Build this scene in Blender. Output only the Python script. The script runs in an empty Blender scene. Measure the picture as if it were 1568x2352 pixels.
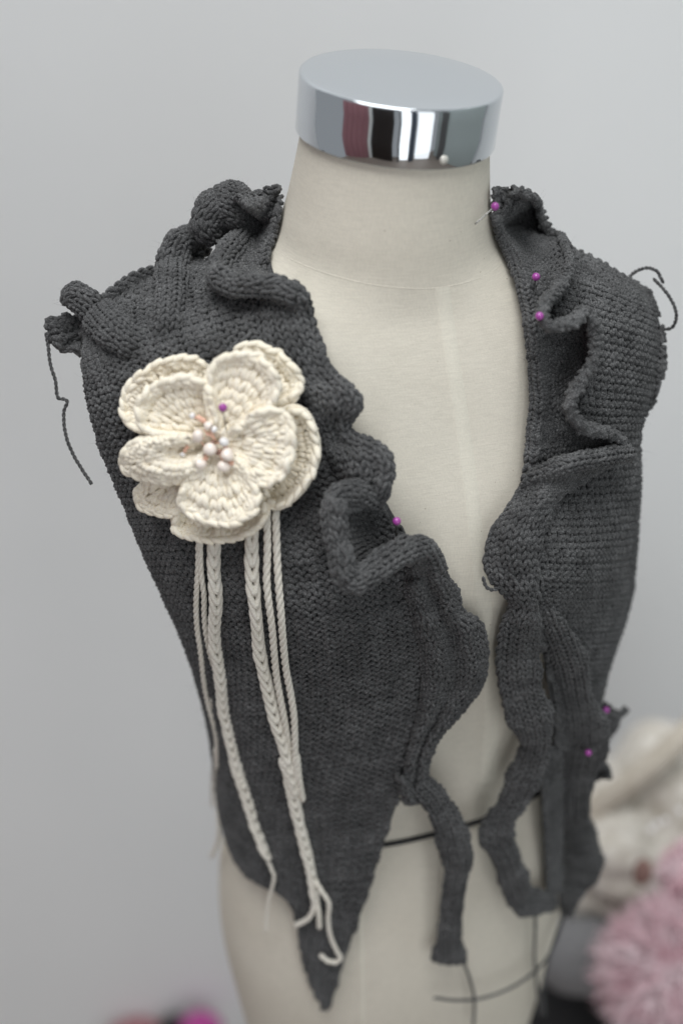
import bpy, math, random
import numpy as np
from mathutils import Vector, Matrix
from mathutils.bvhtree import BVHTree

random.seed(7)
rng = np.random.default_rng(7)
scene = bpy.context.scene
C = scene.collection

# ------------------------------------------------------------------ camera
PITCH = math.radians(33.0)
CAM = np.array((0.0, -0.80, 0.93))
cam_data = bpy.data.cameras.new("camera")
cam_data.sensor_fit = 'VERTICAL'
cam_data.sensor_height = 36.0
cam_data.sensor_width = 24.0
cam_data.lens = 50.0
cam_data.clip_start = 0.05
cam_data.clip_end = 50.0
cam_data.dof.use_dof = True
cam_data.dof.focus_distance = 0.845
cam_data.dof.aperture_fstop = 2.5
cam = bpy.data.objects.new("camera", cam_data)
cam.location = CAM
cam.rotation_euler = (math.pi / 2 - PITCH, 0, 0)
C.objects.link(cam)
scene.camera = cam

# ------------------------------------------------------------------ light
world = bpy.data.worlds.new("World")
scene.world = world
world.use_nodes = True
bg = world.node_tree.nodes["Background"]
bg.inputs[0].default_value = (0.86, 0.90, 0.94, 1)
bg.inputs[1].default_value = 0.36


def area_lamp(name, loc, target, sx, sy, watts, color):
    d = bpy.data.lights.new(name, 'AREA')
    d.shape = 'RECTANGLE'
    d.size, d.size_y, d.energy, d.color = sx, sy, watts, color
    o = bpy.data.objects.new(name, d)
    o.location = loc
    o.rotation_euler = (Vector(target) - Vector(loc)).to_track_quat('-Z', 'Y').to_euler()
    C.objects.link(o)
    return o


# tall daylight window behind the camera, two casements with a post between
area_lamp("window_light", (0.27, -2.45, 0.40), (0.1, 0, 0.30), 0.42, 3.1, 7, (0.95, 0.98, 1.0))
area_lamp("window_light", (1.20, -2.30, 0.40), (0.1, 0, 0.30), 0.80, 3.1, 10, (0.95, 0.98, 1.0))
# soft light from the ceiling
area_lamp("ceiling_light", (-0.4, -0.85, 4.2), (-0.1, 0.4, -0.1), 2.6, 2.4, 144, (0.985, 1.0, 1.0))

scene.view_settings.view_transform = 'Standard'
scene.view_settings.look = 'None'
scene.view_settings.exposure = 0.0
scene.view_settings.gamma = 1.0
scene.render.engine = 'CYCLES'
scene.cycles.use_denoising = True
scene.cycles.max_bounces = 6

# ------------------------------------------------------------------ helpers
FPX = 2352 * 50.0 / 36.0          # focal length in the 1568 x 2352 measuring frame
UPV = np.array((0, math.sin(PITCH), math.cos(PITCH)))
FWD = np.array((0, math.cos(PITCH), -math.sin(PITCH)))


def ray(x, y):
    d = FWD + np.array((1.0, 0, 0)) * ((x - 784) / FPX) + UPV * (-(y - 1176) / FPX)
    return d / np.linalg.norm(d)


def at_depth(x, y, depth):
    d = FWD + np.array((1.0, 0, 0)) * ((x - 784) / FPX) + UPV * (-(y - 1176) / FPX)
    return CAM + d * depth


def tag(o, label=None, cat=None, group=None, kind=None):
    if label: o["label"] = label
    if cat: o["category"] = cat
    if group: o["group"] = group
    if kind: o["kind"] = kind
    return o


def empty(name, loc=(0, 0, 0)):
    o = bpy.data.objects.new(name, None)
    o.location = loc
    o.empty_display_size = 0.02
    C.objects.link(o)
    return o


def link_mesh(name, me, mat, parent=None):
    o = bpy.data.objects.new(name, me)
    C.objects.link(o)
    if mat: me.materials.append(mat)
    if parent is not None:
        o.parent = parent
        o.matrix_parent_inverse = Matrix.Translation(-Vector(parent.location))
    return o


def np_mesh(name, verts, quads, mat, parent=None, uv=None, smooth=True):
    verts = np.asarray(verts, dtype=np.float32)
    quads = np.asarray(quads, dtype=np.int32)
    me = bpy.data.meshes.new(name)
    n = quads.shape[1]
    me.vertices.add(len(verts)); me.vertices.foreach_set("co", verts.ravel())
    me.loops.add(quads.size); me.loops.foreach_set("vertex_index", quads.ravel())
    me.polygons.add(len(quads))
    me.polygons.foreach_set("loop_start", np.arange(0, quads.size, n, dtype=np.int32))
    me.polygons.foreach_set("loop_total", np.full(len(quads), n, dtype=np.int32))
    me.polygons.foreach_set("use_smooth", np.full(len(quads), smooth, dtype=bool))
    if uv is not None:
        l = me.uv_layers.new(name="UVMap")
        l.data.foreach_set("uv", np.asarray(uv, dtype=np.float32)[quads.ravel()].ravel())
    me.update(calc_edges=True)
    me.validate()
    return link_mesh(name, me, mat, parent)


class Geo:
    """collects vertices and quads of one part"""
    def __init__(self):
        self.v, self.f, self.uv, self.n = [], [], [], 0

    def add(self, v, f, uv=None):
        v = np.asarray(v, dtype=float)
        self.v.append(v); self.f.append(np.asarray(f) + self.n)
        self.uv.append(np.zeros((len(v), 2)) if uv is None else uv)
        self.n += len(v)

    def tube(self, p, r, ref=None, sides=6, closed=False):
        p = np.asarray(p, dtype=float)
        m = len(p)
        if np.isscalar(r): r = np.full(m, r)
        if closed:
            t = np.roll(p, -1, 0) - np.roll(p, 1, 0)
        else:
            t = np.gradient(p, axis=0)
        t /= np.linalg.norm(t, axis=1)[:, None] + 1e-12
        if ref is None:
            ref = np.zeros_like(p)
            a = np.array((0.31, -0.9, 0.28))
            n0 = a - t[0] * np.dot(a, t[0]); ref[0] = n0 / np.linalg.norm(n0)
            for i in range(1, m):
                q = ref[i - 1] - t[i] * np.dot(ref[i - 1], t[i])
                ref[i] = q / (np.linalg.norm(q) + 1e-12)
        b = np.cross(t, ref); b /= np.linalg.norm(b, axis=1)[:, None] + 1e-12
        nn = np.cross(b, t)
        ang = np.linspace(0, 2 * math.pi, sides, endpoint=False)
        ring = nn[:, None, :] * np.cos(ang)[None, :, None] + b[:, None, :] * np.sin(ang)[None, :, None]
        v = p[:, None, :] + ring * r[:, None, None]
        if not closed:                       # pinch the ends shut
            v = np.concatenate([v[:1] * 0.0 + p[0] + (v[:1] - p[0]) * 0.02, v,
                                v[-1:] * 0.0 + p[-1] + (v[-1:] - p[-1]) * 0.02])
        M = len(v)
        s = np.concatenate([[0], np.cumsum(np.linalg.norm(np.diff(p, axis=0), axis=1))])
        if not closed: s = np.concatenate([[s[0]], s, [s[-1]]])
        uv = np.stack([np.repeat(s, sides), np.tile(ang / (2 * math.pi), M)], 1)
        i = np.arange(M if closed else M - 1)[:, None]; j = np.arange(sides)[None, :]
        i2 = (i + 1) % M; j2 = (j + 1) % sides
        f = np.stack([(i * sides + j), (i * sides + j2), (i2 * sides + j2), (i2 * sides + j)], -1).reshape(-1, 4)
        self.add(v.reshape(-1, 3), f, uv)

    def grid(self, P):
        a, b = P.shape[:2]
        i = np.arange(a - 1)[:, None]; j = np.arange(b - 1)[None, :]
        f = np.stack([i * b + j, i * b + j + 1, (i + 1) * b + j + 1, (i + 1) * b + j], -1).reshape(-1, 4)
        self.add(P.reshape(-1, 3), f)

    def build(self, name, mat, parent=None, smooth=True):
        return np_mesh(name, np.concatenate(self.v), np.concatenate(self.f), mat, parent,
                       np.concatenate(self.uv), smooth)


def catmull(pts, n):
    """n points along a centripetal-ish Catmull-Rom through pts (k,d)"""
    pts = np.asarray(pts, dtype=float)
    k = len(pts)
    if k == 2:
        t = np.linspace(0, 1, n)[:, None]
        return pts[0] * (1 - t) + pts[1] * t
    e = np.concatenate([[2 * pts[0] - pts[1]], pts, [2 * pts[-1] - pts[-2]]])
    t = np.linspace(0, k - 1 - 1e-9, n)
    i = t.astype(int); f = (t - i)[:, None]
    p0, p1, p2, p3 = e[i], e[i + 1], e[i + 2], e[i + 3]
    return 0.5 * (2 * p1 + (p2 - p0) * f + (2 * p0 - 5 * p1 + 4 * p2 - p3) * f ** 2 + (3 * p1 - p0 - 3 * p2 + p3) * f ** 3)


def resample(p, n):
    p = np.asarray(p, dtype=float)
    s = np.concatenate([[0], np.cumsum(np.linalg.norm(np.diff(p, axis=0), axis=1))])
    q = np.linspace(0, s[-1], n)
    return np.stack([np.interp(q, s, p[:, c]) for c in range(p.shape[1])], 1)


# ------------------------------------------------------------------ materials
def mat_new(name):
    m = bpy.data.materials.new(name)
    m.use_nodes = True
    nt = m.node_tree
    return m, nt, nt.nodes["Principled BSDF"]


def N(nt, t, **kw):
    n = nt.nodes.new(t)
    for k, v in kw.items():
        if k.startswith("i_"):
            n.inputs[k[2:].replace("_", " ")].default_value = v
        else:
            setattr(n, k, v)
    return n


def ramp(nt, stops):
    r = nt.nodes.new("ShaderNodeValToRGB")
    e = r.color_ramp.elements
    while len(e) > 1: e.remove(e[-1])
    e[0].position, e[0].color = stops[0][0], (*stops[0][1], 1)
    for p, c in stops[1:]:
        x = e.new(p); x.color = (*c, 1)
    return r


def yarn_mat(name, dark, mid, light, fine=1400.0, broad=60.0, ply=0.0, sheen=0.12, bump=0.25):
    """spun fibre: heathered flecks along the strand, slight halo"""
    m, nt, p = mat_new(name)
    L = nt.links
    tc = N(nt, "ShaderNodeTexCoord")
    n1 = N(nt, "ShaderNodeTexNoise", i_Scale=fine, i_Detail=2.0, i_Roughness=0.6)
    L.new(tc.outputs["Object"], n1.inputs["Vector"])
    n2 = N(nt, "ShaderNodeTexNoise", i_Scale=broad, i_Detail=3.0)
    L.new(tc.outputs["Object"], n2.inputs["Vector"])
    mx = N(nt, "ShaderNodeMath", operation='MULTIPLY_ADD'); mx.inputs[1].default_value = 0.75
    L.new(n1.outputs["Fac"], mx.inputs[0])
    s2 = N(nt, "ShaderNodeMath", operation='MULTIPLY'); s2.inputs[1].default_value = 0.25
    L.new(n2.outputs["Fac"], s2.inputs[0]); L.new(s2.outputs[0], mx.inputs[2])
    r = ramp(nt, [(0.34, dark), (0.5, mid), (0.68, light)])
    L.new(mx.outputs[0], r.inputs["Fac"])
    L.new(r.outputs["Color"], p.inputs["Base Color"])
    p.inputs["Roughness"].default_value = 0.95
    p.inputs["Specular IOR Level"].default_value = 0.12
    p.inputs["Sheen Weight"].default_value = sheen
    p.inputs["Sheen Roughness"].default_value = 0.6
    b = N(nt, "ShaderNodeBump"); b.inputs["Strength"].default_value = bump; b.inputs["Distance"].default_value = 0.0006
    L.new(n1.outputs["Fac"], b.inputs["Height"]); L.new(b.outputs["Normal"], p.inputs["Normal"])
    return m


M = {}
M["wool"] = yarn_mat("grey_wool", (0.023, 0.0231, 0.0238), (0.068, 0.0683, 0.0695), (0.20, 0.20, 0.202))
M["wool_under"] = yarn_mat("grey_wool_underside", (0.022, 0.023, 0.025), (0.036, 0.037, 0.039), (0.06, 0.06, 0.063))
M["cream"] = yarn_mat("cream_wool", (0.84, 0.75, 0.58), (0.91, 0.84, 0.705), (0.94, 0.89, 0.79), fine=900, sheen=0.08, bump=0.5)
M["cotton"] = yarn_mat("cream_cotton", (0.66, 0.62, 0.54), (0.76, 0.72, 0.64), (0.84, 0.81, 0.74), fine=700, sheen=0.1, bump=0.3)


def simple(name, col, rough=0.5, metal=0.0, coat=0.0, spec=0.5):
    m, nt, p = mat_new(name)
    p.inputs["Base Color"].default_value = (*col, 1)
    p.inputs["Roughness"].default_value = rough
    p.inputs["Metallic"].default_value = metal
    p.inputs["Coat Weight"].default_value = coat
    p.inputs["Specular IOR Level"].default_value = spec
    return m


M["chrome"] = simple("chrome", (0.66, 0.69, 0.72), 0.065, 1.0)
M["steel"] = simple("steel", (0.35, 0.34, 0.33), 0.3, 1.0)
M["purple"] = simple("purple_pearl", (0.36, 0.055, 0.33), 0.22, 0.0, 0.6)
M["black"] = simple("black_cord", (0.006, 0.006, 0.007), 0.6)


def wall_mat():
    m, nt, p = mat_new("painted_wall")
    L = nt.links
    tc = N(nt, "ShaderNodeTexCoord")
    n = N(nt, "ShaderNodeTexNoise", i_Scale=2.2, i_Detail=4.0)
    L.new(tc.outputs["Object"], n.inputs["Vector"])
    r = ramp(nt, [(0.3, (0.825, 0.842, 0.848)), (0.7, (0.865, 0.88, 0.885))])
    L.new(n.outputs["Fac"], r.inputs["Fac"]); L.new(r.outputs["Color"], p.inputs["Base Color"])
    p.inputs["Roughness"].default_value = 0.8
    n2 = N(nt, "ShaderNodeTexNoise", i_Scale=160.0, i_Detail=3.0)
    L.new(tc.outputs["Object"], n2.inputs["Vector"])
    b = N(nt, "ShaderNodeBump"); b.inputs["Strength"].default_value = 0.15; b.inputs["Distance"].default_value = 0.002
    L.new(n2.outputs["Fac"], b.inputs["Height"]); L.new(b.outputs["Normal"], p.inputs["Normal"])
    return m


def muslin_mat():
    """unbleached cotton: plain weave, slubs, dark seed flecks, lighter centre-front seam allowance"""
    m, nt, p = mat_new("muslin")
    L = nt.links
    tc = N(nt, "ShaderNodeTexCoord")
    base = N(nt, "ShaderNodeTexNoise", i_Scale=14.0, i_Detail=4.0)
    L.new(tc.outputs["Object"], base.inputs["Vector"])
    r = ramp(nt, [(0.3, (0.66, 0.615, 0.525)), (0.7, (0.71, 0.665, 0.575))])
    L.new(base.outputs["Fac"], r.inputs["Fac"])
    # slubs: long thin horizontal and vertical threads
    mp = N(nt, "ShaderNodeMapping"); mp.inputs["Scale"].default_value = (120, 120, 1800)
    L.new(tc.outputs["Object"], mp.inputs["Vector"])
    sl = N(nt, "ShaderNodeTexNoise", i_Scale=1.0, i_Detail=2.0); L.new(mp.outputs[0], sl.inputs["Vector"])
    mp2 = N(nt, "ShaderNodeMapping"); mp2.inputs["Scale"].default_value = (1800, 1800, 120)
    L.new(tc.outputs["Object"], mp2.inputs["Vector"])
    sl2 = N(nt, "ShaderNodeTexNoise", i_Scale=1.0, i_Detail=2.0); L.new(mp2.outputs[0], sl2.inputs["Vector"])
    ad = N(nt, "ShaderNodeMath", operation='ADD'); L.new(sl.outputs["Fac"], ad.inputs[0]); L.new(sl2.outputs["Fac"], ad.inputs[1])
    mr = N(nt, "ShaderNodeMapRange"); mr.inputs[1].default_value = 0.7; mr.inputs[2].default_value = 1.3
    mr.inputs[3].default_value = 0.92; mr.inputs[4].default_value = 1.07
    L.new(ad.outputs[0], mr.inputs[0])
    mul = N(nt, "ShaderNodeMix", data_type='RGBA', blend_type='MULTIPLY'); mul.inputs[0].default_value = 1.0
    L.new(r.outputs["Color"], mul.inputs[6])
    L.new(mr.outputs[0], mul.inputs[7])
    # flecks
    vo = N(nt, "ShaderNodeTexVoronoi", i_Scale=110.0); L.new(tc.outputs["Object"], vo.inputs["Vector"])
    wn = N(nt, "ShaderNodeTexWhiteNoise"); wn.noise_dimensions = '3D'
    L.new(vo.outputs["Color"], wn.inputs["Vector"])
    lt = N(nt, "ShaderNodeMath", operation='LESS_THAN'); lt.inputs[1].default_value = 0.055
    L.new(vo.outputs["Distance"], lt.inputs[0])
    gt = N(nt, "ShaderNodeMath", operation='GREATER_THAN'); gt.inputs[1].default_value = 0.55
    L.new(wn.outputs["Value"], gt.inputs[0])
    an = N(nt, "ShaderNodeMath", operation='MULTIPLY'); L.new(lt.outputs[0], an.inputs[0]); L.new(gt.outputs[0], an.inputs[1])
    an2 = N(nt, "ShaderNodeMath", operation='MULTIPLY'); an2.inputs[1].default_value = 0.45; L.new(an.outputs[0], an2.inputs[0])
    fl = N(nt, "ShaderNodeMix", data_type='RGBA'); L.new(an2.outputs[0], fl.inputs[0])
    L.new(mul.outputs[2], fl.inputs[6]); fl.inputs[7].default_value = (0.22, 0.16, 0.10, 1)
    L.new(fl.outputs[2], p.inputs["Base Color"])
    p.inputs["Roughness"].default_value = 0.85
    p.inputs["Specular IOR Level"].default_value = 0.2
    b = N(nt, "ShaderNodeBump"); b.inputs["Strength"].default_value = 0.25; b.inputs["Distance"].default_value = 0.0004
    L.new(ad.outputs[0], b.inputs["Height"]); L.new(b.outputs["Normal"], p.inputs["Normal"])
    return m, nt, fl, p


M["wall"] = wall_mat()
M["muslin"] = muslin_mat()[0]

# ------------------------------------------------------------------ setting
g = Geo()
g.grid(np.array([[(x, 0.78, z) for x in (-2.5, 2.5)] for z in (-1.2, 2.6)]))
tag(g.build("wall", M["wall"], smooth=False), kind="structure")

g = Geo()
g.grid(np.array([[(x, y, -1.22) for x in (-2.5, 2.5)] for y in (0.78, -3.0)]))
tag(g.build("floor", simple("wood_floor", (0.24, 0.20, 0.17), 0.5), smooth=False), kind="structure")


def room_panel(name, x0, x1, y0, y1, z0, z1, mat, waves=0, depth=0.0, n=2):
    """upright panel behind the camera, seen only mirrored in the chrome cap"""
    k = np.linspace(0, 1, n)
    front = [(x0 + (x1 - x0) * f, y0 + (y1 - y0) * f + depth * math.sin(f * waves * 2 * math.pi)) for f in k]
    back = [(x + (0.05 if x0 > 1.9 else 0), y - 0.05) for x, y in front[::-1]]
    ring = front + back + front[:1]
    gg = Geo(); gg.grid(np.array([[(x, y, z) for x, y in ring] for z in (z0, z1)]))
    return tag(gg.build(name, mat, smooth=waves > 0), kind="structure")


room_panel("unseen_dark_panel", -1.45, -0.30, -2.45, -2.45, -1.22, 1.0, simple("dark_brown", (0.018, 0.012, 0.010), 0.4))  # added out of view, gives the cap the dark reflection of a figure
room_panel("window_post", 0.52, 0.74, -2.40, -2.40, -1.22, 2.0, simple("blue_grey_post", (0.05, 0.07, 0.10), 0.5))
room_panel("unseen_mauve_panel", -2.6, -1.6, -1.2, -2.3, -1.22, 1.6, simple("dull_mauve", (0.34, 0.16, 0.18), 0.8), 5, 0.05, 60)  # wavy panel added out of view for the pink band mirrored in the cap
room_panel("unseen_narrow_panel", -1.58, -1.47, -2.3, -2.4, -1.22, 1.6, simple("white_paint", (0.8, 0.8, 0.78), 0.5))  # added strip, makes a thin bright line in the cap's reflection
room_panel("unseen_narrow_panel", -0.05, 0.0, -2.42, -2.42, -1.22, 1.6, simple("near_black", (0.02, 0.02, 0.02), 0.5))  # added strip, makes a thin dark line in the cap's reflection
room_panel("side_wall", 2.1, 2.1, -2.4, 0.6, -1.22, 2.2, simple("pale_green_paint", (0.40, 0.45, 0.44), 0.8))
room_panel("unseen_grey_panel", 1.95, 2.05, -1.9, -1.55, -1.22, 2.0, simple("dark_grey", (0.10, 0.10, 0.10), 0.5))  # unseen panel added for a dark line at the cap's right

# ------------------------------------------------------------------ dress form
YAW = math.radians(14.0)
#         z      cx      cy     side   front  back
BODY = [(0.678, 0.0312, 0.000, 0.0530, 0.0530, 0.0530),
        (0.650, 0.0290, 0.000, 0.0566, 0.0566, 0.0566),
        (0.625, 0.0270, 0.000, 0.0610, 0.0600, 0.0600),
        (0.605, 0.0260, 0.002, 0.0690, 0.0640, 0.0640),
        (0.591, 0.0250, 0.004, 0.0900, 0.0680, 0.0700),
        (0.580, 0.0230, 0.006, 0.1220, 0.0730, 0.0740),
        (0.566, 0.0215, 0.006, 0.1540, 0.0790, 0.0800),
        (0.546, 0.0200, 0.006, 0.1730, 0.0870, 0.0860),
        (0.515, 0.0195, 0.006, 0.1780, 0.0970, 0.0930),
        (0.475, 0.0215, 0.006, 0.1720, 0.1080, 0.0980),
        (0.430, 0.0285, 0.006, 0.1670, 0.1140, 0.1000),
        (0.385, 0.0350, 0.006, 0.1600, 0.1120, 0.0980),
        (0.330, 0.0410, 0.006, 0.1500, 0.1020, 0.0920),
        (0.270, 0.0435, 0.006, 0.1390, 0.0930, 0.0880),
        (0.205, 0.0435, 0.006, 0.1315, 0.0900, 0.0880),
        (0.140, 0.0425, 0.006, 0.1330, 0.0970, 0.0960),
        (0.080, 0.0415, 0.006, 0.1390, 0.1040, 0.1040),
        (0.020, 0.0405, 0.006, 0.1390, 0.1060, 0.1080),
        (-0.050, 0.0410, 0.006, 0.1310, 0.1020, 0.1040),
        (-0.120, 0.0410, 0.006, 0.1210, 0.0960, 0.0980)]
# the same outline eased outward: what the hanging knit rests on
CLOTH = []
for z, cx, cy, a, bf, bb in BODY:
    k = 0.0035 if z > 0.60 else 0.006
    if 0.10 < z < 0.38:
        w = math.sin((z - 0.10) / 0.28 * math.pi)
        a += 0.004 * w; bf += 0.014 * w
    CLOTH.append((z, cx, cy, a + k, bf + k, bb + k))


def loft(sections, nz=150, nt=160):
    S = np.array(sections)
    z = np.linspace(0, 1, nz)
    T = catmull(S, nz)
    th = np.linspace(0, 2 * math.pi, nt, endpoint=False)     # 0 = wearer's left side, -90 deg = front
    P = np.zeros((nz, nt, 3))
    for i, (zz, cx, cy, a, bf, bb) in enumerate(T):
        e = 2.0 if zz > 0.6 else 2.0 + 0.25 * min(1, (0.6 - zz) / 0.08)
        c, s = np.cos(th), np.sin(th)
        x = a * np.sign(c) * np.abs(c) ** (2 / e)
        y = np.where(s < 0, bf, bb) * np.sign(s) * np.abs(s) ** (2 / e)
        # bust
        for sx in (-1, 1):
            k = np.exp(-((x - sx * 0.068) / 0.046) ** 2 - ((zz - 0.425) / 0.055) ** 2) * (s < 0)
            y = y - 0.016 * k
        cs, sn = math.cos(YAW), math.sin(YAW)
        P[i, :, 0] = cx + x * cs - y * sn
        P[i, :, 1] = cy + x * sn + y * cs
        P[i, :, 2] = zz
    return P


def closed_grid(P):
    a, b = P.shape[:2]
    i = np.arange(a - 1)[:, None]; j = np.arange(b)[None, :]; j2 = (j + 1) % b
    return np.stack([i * b + j, (i + 1) * b + j, (i + 1) * b + j2, i * b + j2], -1).reshape(-1, 4)


PB = loft(BODY)
PC = loft(CLOTH)
BV = BVHTree.FromPolygons(PC.reshape(-1, 3).tolist(), closed_grid(PC).tolist())
BVB = BVHTree.FromPolygons(PB.reshape(-1, 3).tolist(), closed_grid(PB).tolist())
COC = Vector(CAM)


def lift(x, y, off=0.0, bvh=BV):
    """the point of the draped surface seen at (x, y), raised by off towards the viewer's side"""
    d = ray(x, y)
    dv = Vector(d)
    hit = bvh.ray_cast(COC, dv)
    if hit[0] is not None:
        t = hit[3]
    else:
        lo, hi = 0.5, 1.6
        for _ in range(3):
            ts = np.linspace(lo, hi, 14)
            ds = [bvh.find_nearest(COC + dv * float(q))[3] for q in ts]
            k = int(np.argmin(ds)); st = ts[1] - ts[0]
            lo, hi = ts[k] - st, ts[k] + st
        t = 0.5 * (lo + hi)
    return CAM + d * (t - off)


form = empty("dress_form", (0.035, 0.0, -0.12))
tag(form, "cream muslin dress form with chrome neck cap, wearing the grey knitted vest", "dress form")
body = np_mesh("torso", PB.reshape(-1, 3), closed_grid(PB), M["muslin"], form)

# seam allowance down the centre front and the seams as thin raised tapes of the same cloth
def body_strip(name, pts, width, rise, mat):
    """a flat cloth tape laid on the form through measured points"""
    c = catmull(np.array(pts, float), 60)
    rows = []
    for i, (x, y) in enumerate(c):
        t = c[min(i + 1, 59)] - c[max(i - 1, 0)]; t /= np.linalg.norm(t)
        nx, ny = -t[1], t[0]
        row = []
        for k, e in ((-1, -0.0004), (-0.8, rise), (0, rise), (0.8, rise), (1, -0.0004)):
            row.append(lift(x + nx * k * width / 2, y + ny * k * width / 2, e, BVB))
        rows.append(row)
    gg = Geo(); gg.grid(np.array(rows))
    return gg.build(name, mat, form)


m, nt, fl, p = muslin_mat()
for nd in nt.nodes:
    if nd.type == 'VALTORGB':
        nd.color_ramp.elements[0].color = (0.71, 0.67, 0.575, 1); nd.color_ramp.elements[1].color = (0.76, 0.72, 0.62, 1)
m.name = "muslin_double"
M["muslin2"] = m
body_strip("front_seam", [(1015, 660), (1035, 800), (1065, 1000), (1090, 1200), (1112, 1400), (1128, 1600), (1120, 1800)], 38, 0.0003, M["muslin2"])
body_strip("neck_seam", [(600, 560), (720, 618), (860, 655), (1000, 662), (1120, 630), (1180, 570)], 3.5, 0.00003, M["muslin"])
body_strip("side_seam", [(822, 1900), (826, 2100), (832, 2352)], 14, 0.0004, M["muslin2"])

# chrome neck cap
capc = np.array((0.0336, 0.0, 0.7006))
tilt = math.radians(5.0)
ax = np.array((math.sin(tilt), 0, math.cos(tilt))); e1 = np.array((math.cos(tilt), 0, -math.sin(tilt))); e2 = np.array((0, 1.0, 0))
prof = [(0.0001, 0.0), (0.030, 0.0), (0.0555, 0.0), (0.0566, -0.0002), (0.0572, -0.0007), (0.0575, -0.0016),
        (0.0575, -0.008), (0.0574, -0.020), (0.0573, -0.0325), (0.0570, -0.0331), (0.0500, -0.0332)]
nt_ = 128
th = np.linspace(0, 2 * math.pi, nt_, endpoint=False)
P = np.array([[capc + ax * h + (e1 * math.cos(t) + e2 * math.sin(t)) * r for t in th] for r, h in prof])
cap = np_mesh("neck_cap", P.reshape(-1, 3), closed_grid(P)[:, ::-1], M["chrome"], form)
# rivet near the rim of the cap
rv = math.radians(-65)
nrm = e1 * math.cos(rv) + e2 * math.sin(rv)
tan = np.cross(ax, nrm)
rc = capc + ax * -0.0275 + nrm * 0.0574
pr = [(0.0001, 0.0012), (0.0014, 0.0011), (0.0022, 0.0006), (0.0026, -0.0002)]
P = np.array([[rc + nrm * h + (tan * math.cos(t) + ax * math.sin(t)) * r for t in np.linspace(0, 2 * math.pi, 24, endpoint=False)] for r, h in pr])
np_mesh("rivet", P.reshape(-1, 3), closed_grid(P), simple("rivet_enamel", (0.72, 0.70, 0.64), 0.3, 0.2), cap)

# thin black cord round the waist
pts = []
for a in np.linspace(0, 2 * math.pi, 100, endpoint=False):
    d = Vector((math.cos(a), math.sin(a), 0))
    z = 0.188 + 0.010 * math.cos(a - math.radians(-20))
    o = Vector((0.042, 0.006, z))
    h = BVB.ray_cast(o + d * 0.4, -d)
    pts.append(np.array(h[0]) + np.array(d) * 0.0012)
g = Geo(); g.tube(pts, 0.0019, sides=8, closed=True)
tag(g.build("waist_cord", M["black"]), "thin black cord tied round the waist of the dress form", "cord")

# ------------------------------------------------------------------ knitting
def rumple(P, amp=0.0009):
    """hand-made unevenness: slow bumps towards the viewer"""
    d = CAM - P; d /= np.linalg.norm(d, axis=2)[:, :, None]
    x, y, z = P[..., 0], P[..., 1], P[..., 2]
    k = (np.sin(310 * x + 190 * z + 1.3) * np.sin(260 * z - 140 * x + 0.4) + 0.8 * np.sin(520 * x - 330 * z) * np.sin(470 * z + 250 * x + 2.0)
         + 0.7 * np.sin(130 * x + 70 * z + 0.9) * np.sin(95 * z + 210 * y))
    return P + d * (amp * k)[:, :, None]


def patch(ctrl, nv, nu, roll=None, smooth=2):
    """ctrl[row][col] = (x, y, off) -> draped (nv, nu, 3) surface"""
    R = []
    for row in ctrl:
        R.append(catmull(np.array([(c + (0.003,))[:3] for c in row], float), nu))
    R = np.array(R)
    F = np.stack([catmull(R[:, j], nv) for j in range(nu)], 1)
    P = np.zeros((nv, nu, 3))
    for i in range(nv):
        for j in range(nu):
            P[i, j] = lift(*F[i, j])
    for _ in range(smooth):
        Q = P.copy()
        Q[1:-1, :] = 0.5 * P[1:-1, :] + 0.25 * (P[2:, :] + P[:-2, :])
        P = Q.copy()
        P[:, 1:-1] = 0.5 * Q[:, 1:-1] + 0.25 * (Q[:, 2:] + Q[:, :-2])
    P = rumple(P)
    if roll:                       # free edge at the last row curls over towards the viewer
        r, turn, sgn = roll
        if not np.isscalar(r):
            r = np.interp(np.linspace(0, 1, nu), np.linspace(0, 1, len(r)), r)
        else:
            r = np.full(nu, r)
        nrm = normals(P)[-1]
        d = P[-1] - P[-4]; d /= np.linalg.norm(d, axis=1)[:, None]
        ext = []
        k = 9
        q = np.linspace(0, nu * 0.33, nu); wob = 1 + 0.10 * np.sin(q + 1) + 0.07 * np.sin(2.3 * q)
        for a in np.linspace(0, turn, k + 1)[1:]:
            ext.append(P[-1] + (d * (math.sin(a)) + sgn * nrm * (1 - math.cos(a))) * (r * wob)[:, None])
        P = np.concatenate([P, np.array(ext)])
    return P


def wrap_edge(P, side, r, turn, sgn=-1, k=8):
    """carry the fabric on past its first or last column, bending away round the body"""
    nv = P.shape[0]
    r = np.interp(np.linspace(0, 1, nv), np.linspace(0, 1, len(r)), r)
    n = normals(P)
    e, i3 = (P[:, 0], P[:, 3]) if side < 0 else (P[:, -1], P[:, -4])
    nn = n[:, 0] if side < 0 else n[:, -1]
    d = e - i3; d /= np.linalg.norm(d, axis=1)[:, None]
    ext = [e + (d * math.sin(a) + sgn * nn * (1 - math.cos(a))) * r[:, None] for a in np.linspace(0, turn, k + 1)[1:]]
    ext = np.stack(ext, 1)
    return np.concatenate([ext[:, ::-1], P], 1) if side < 0 else np.concatenate([P, ext], 1)


FUZZ = {"wool": [], "cream": []}


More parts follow.
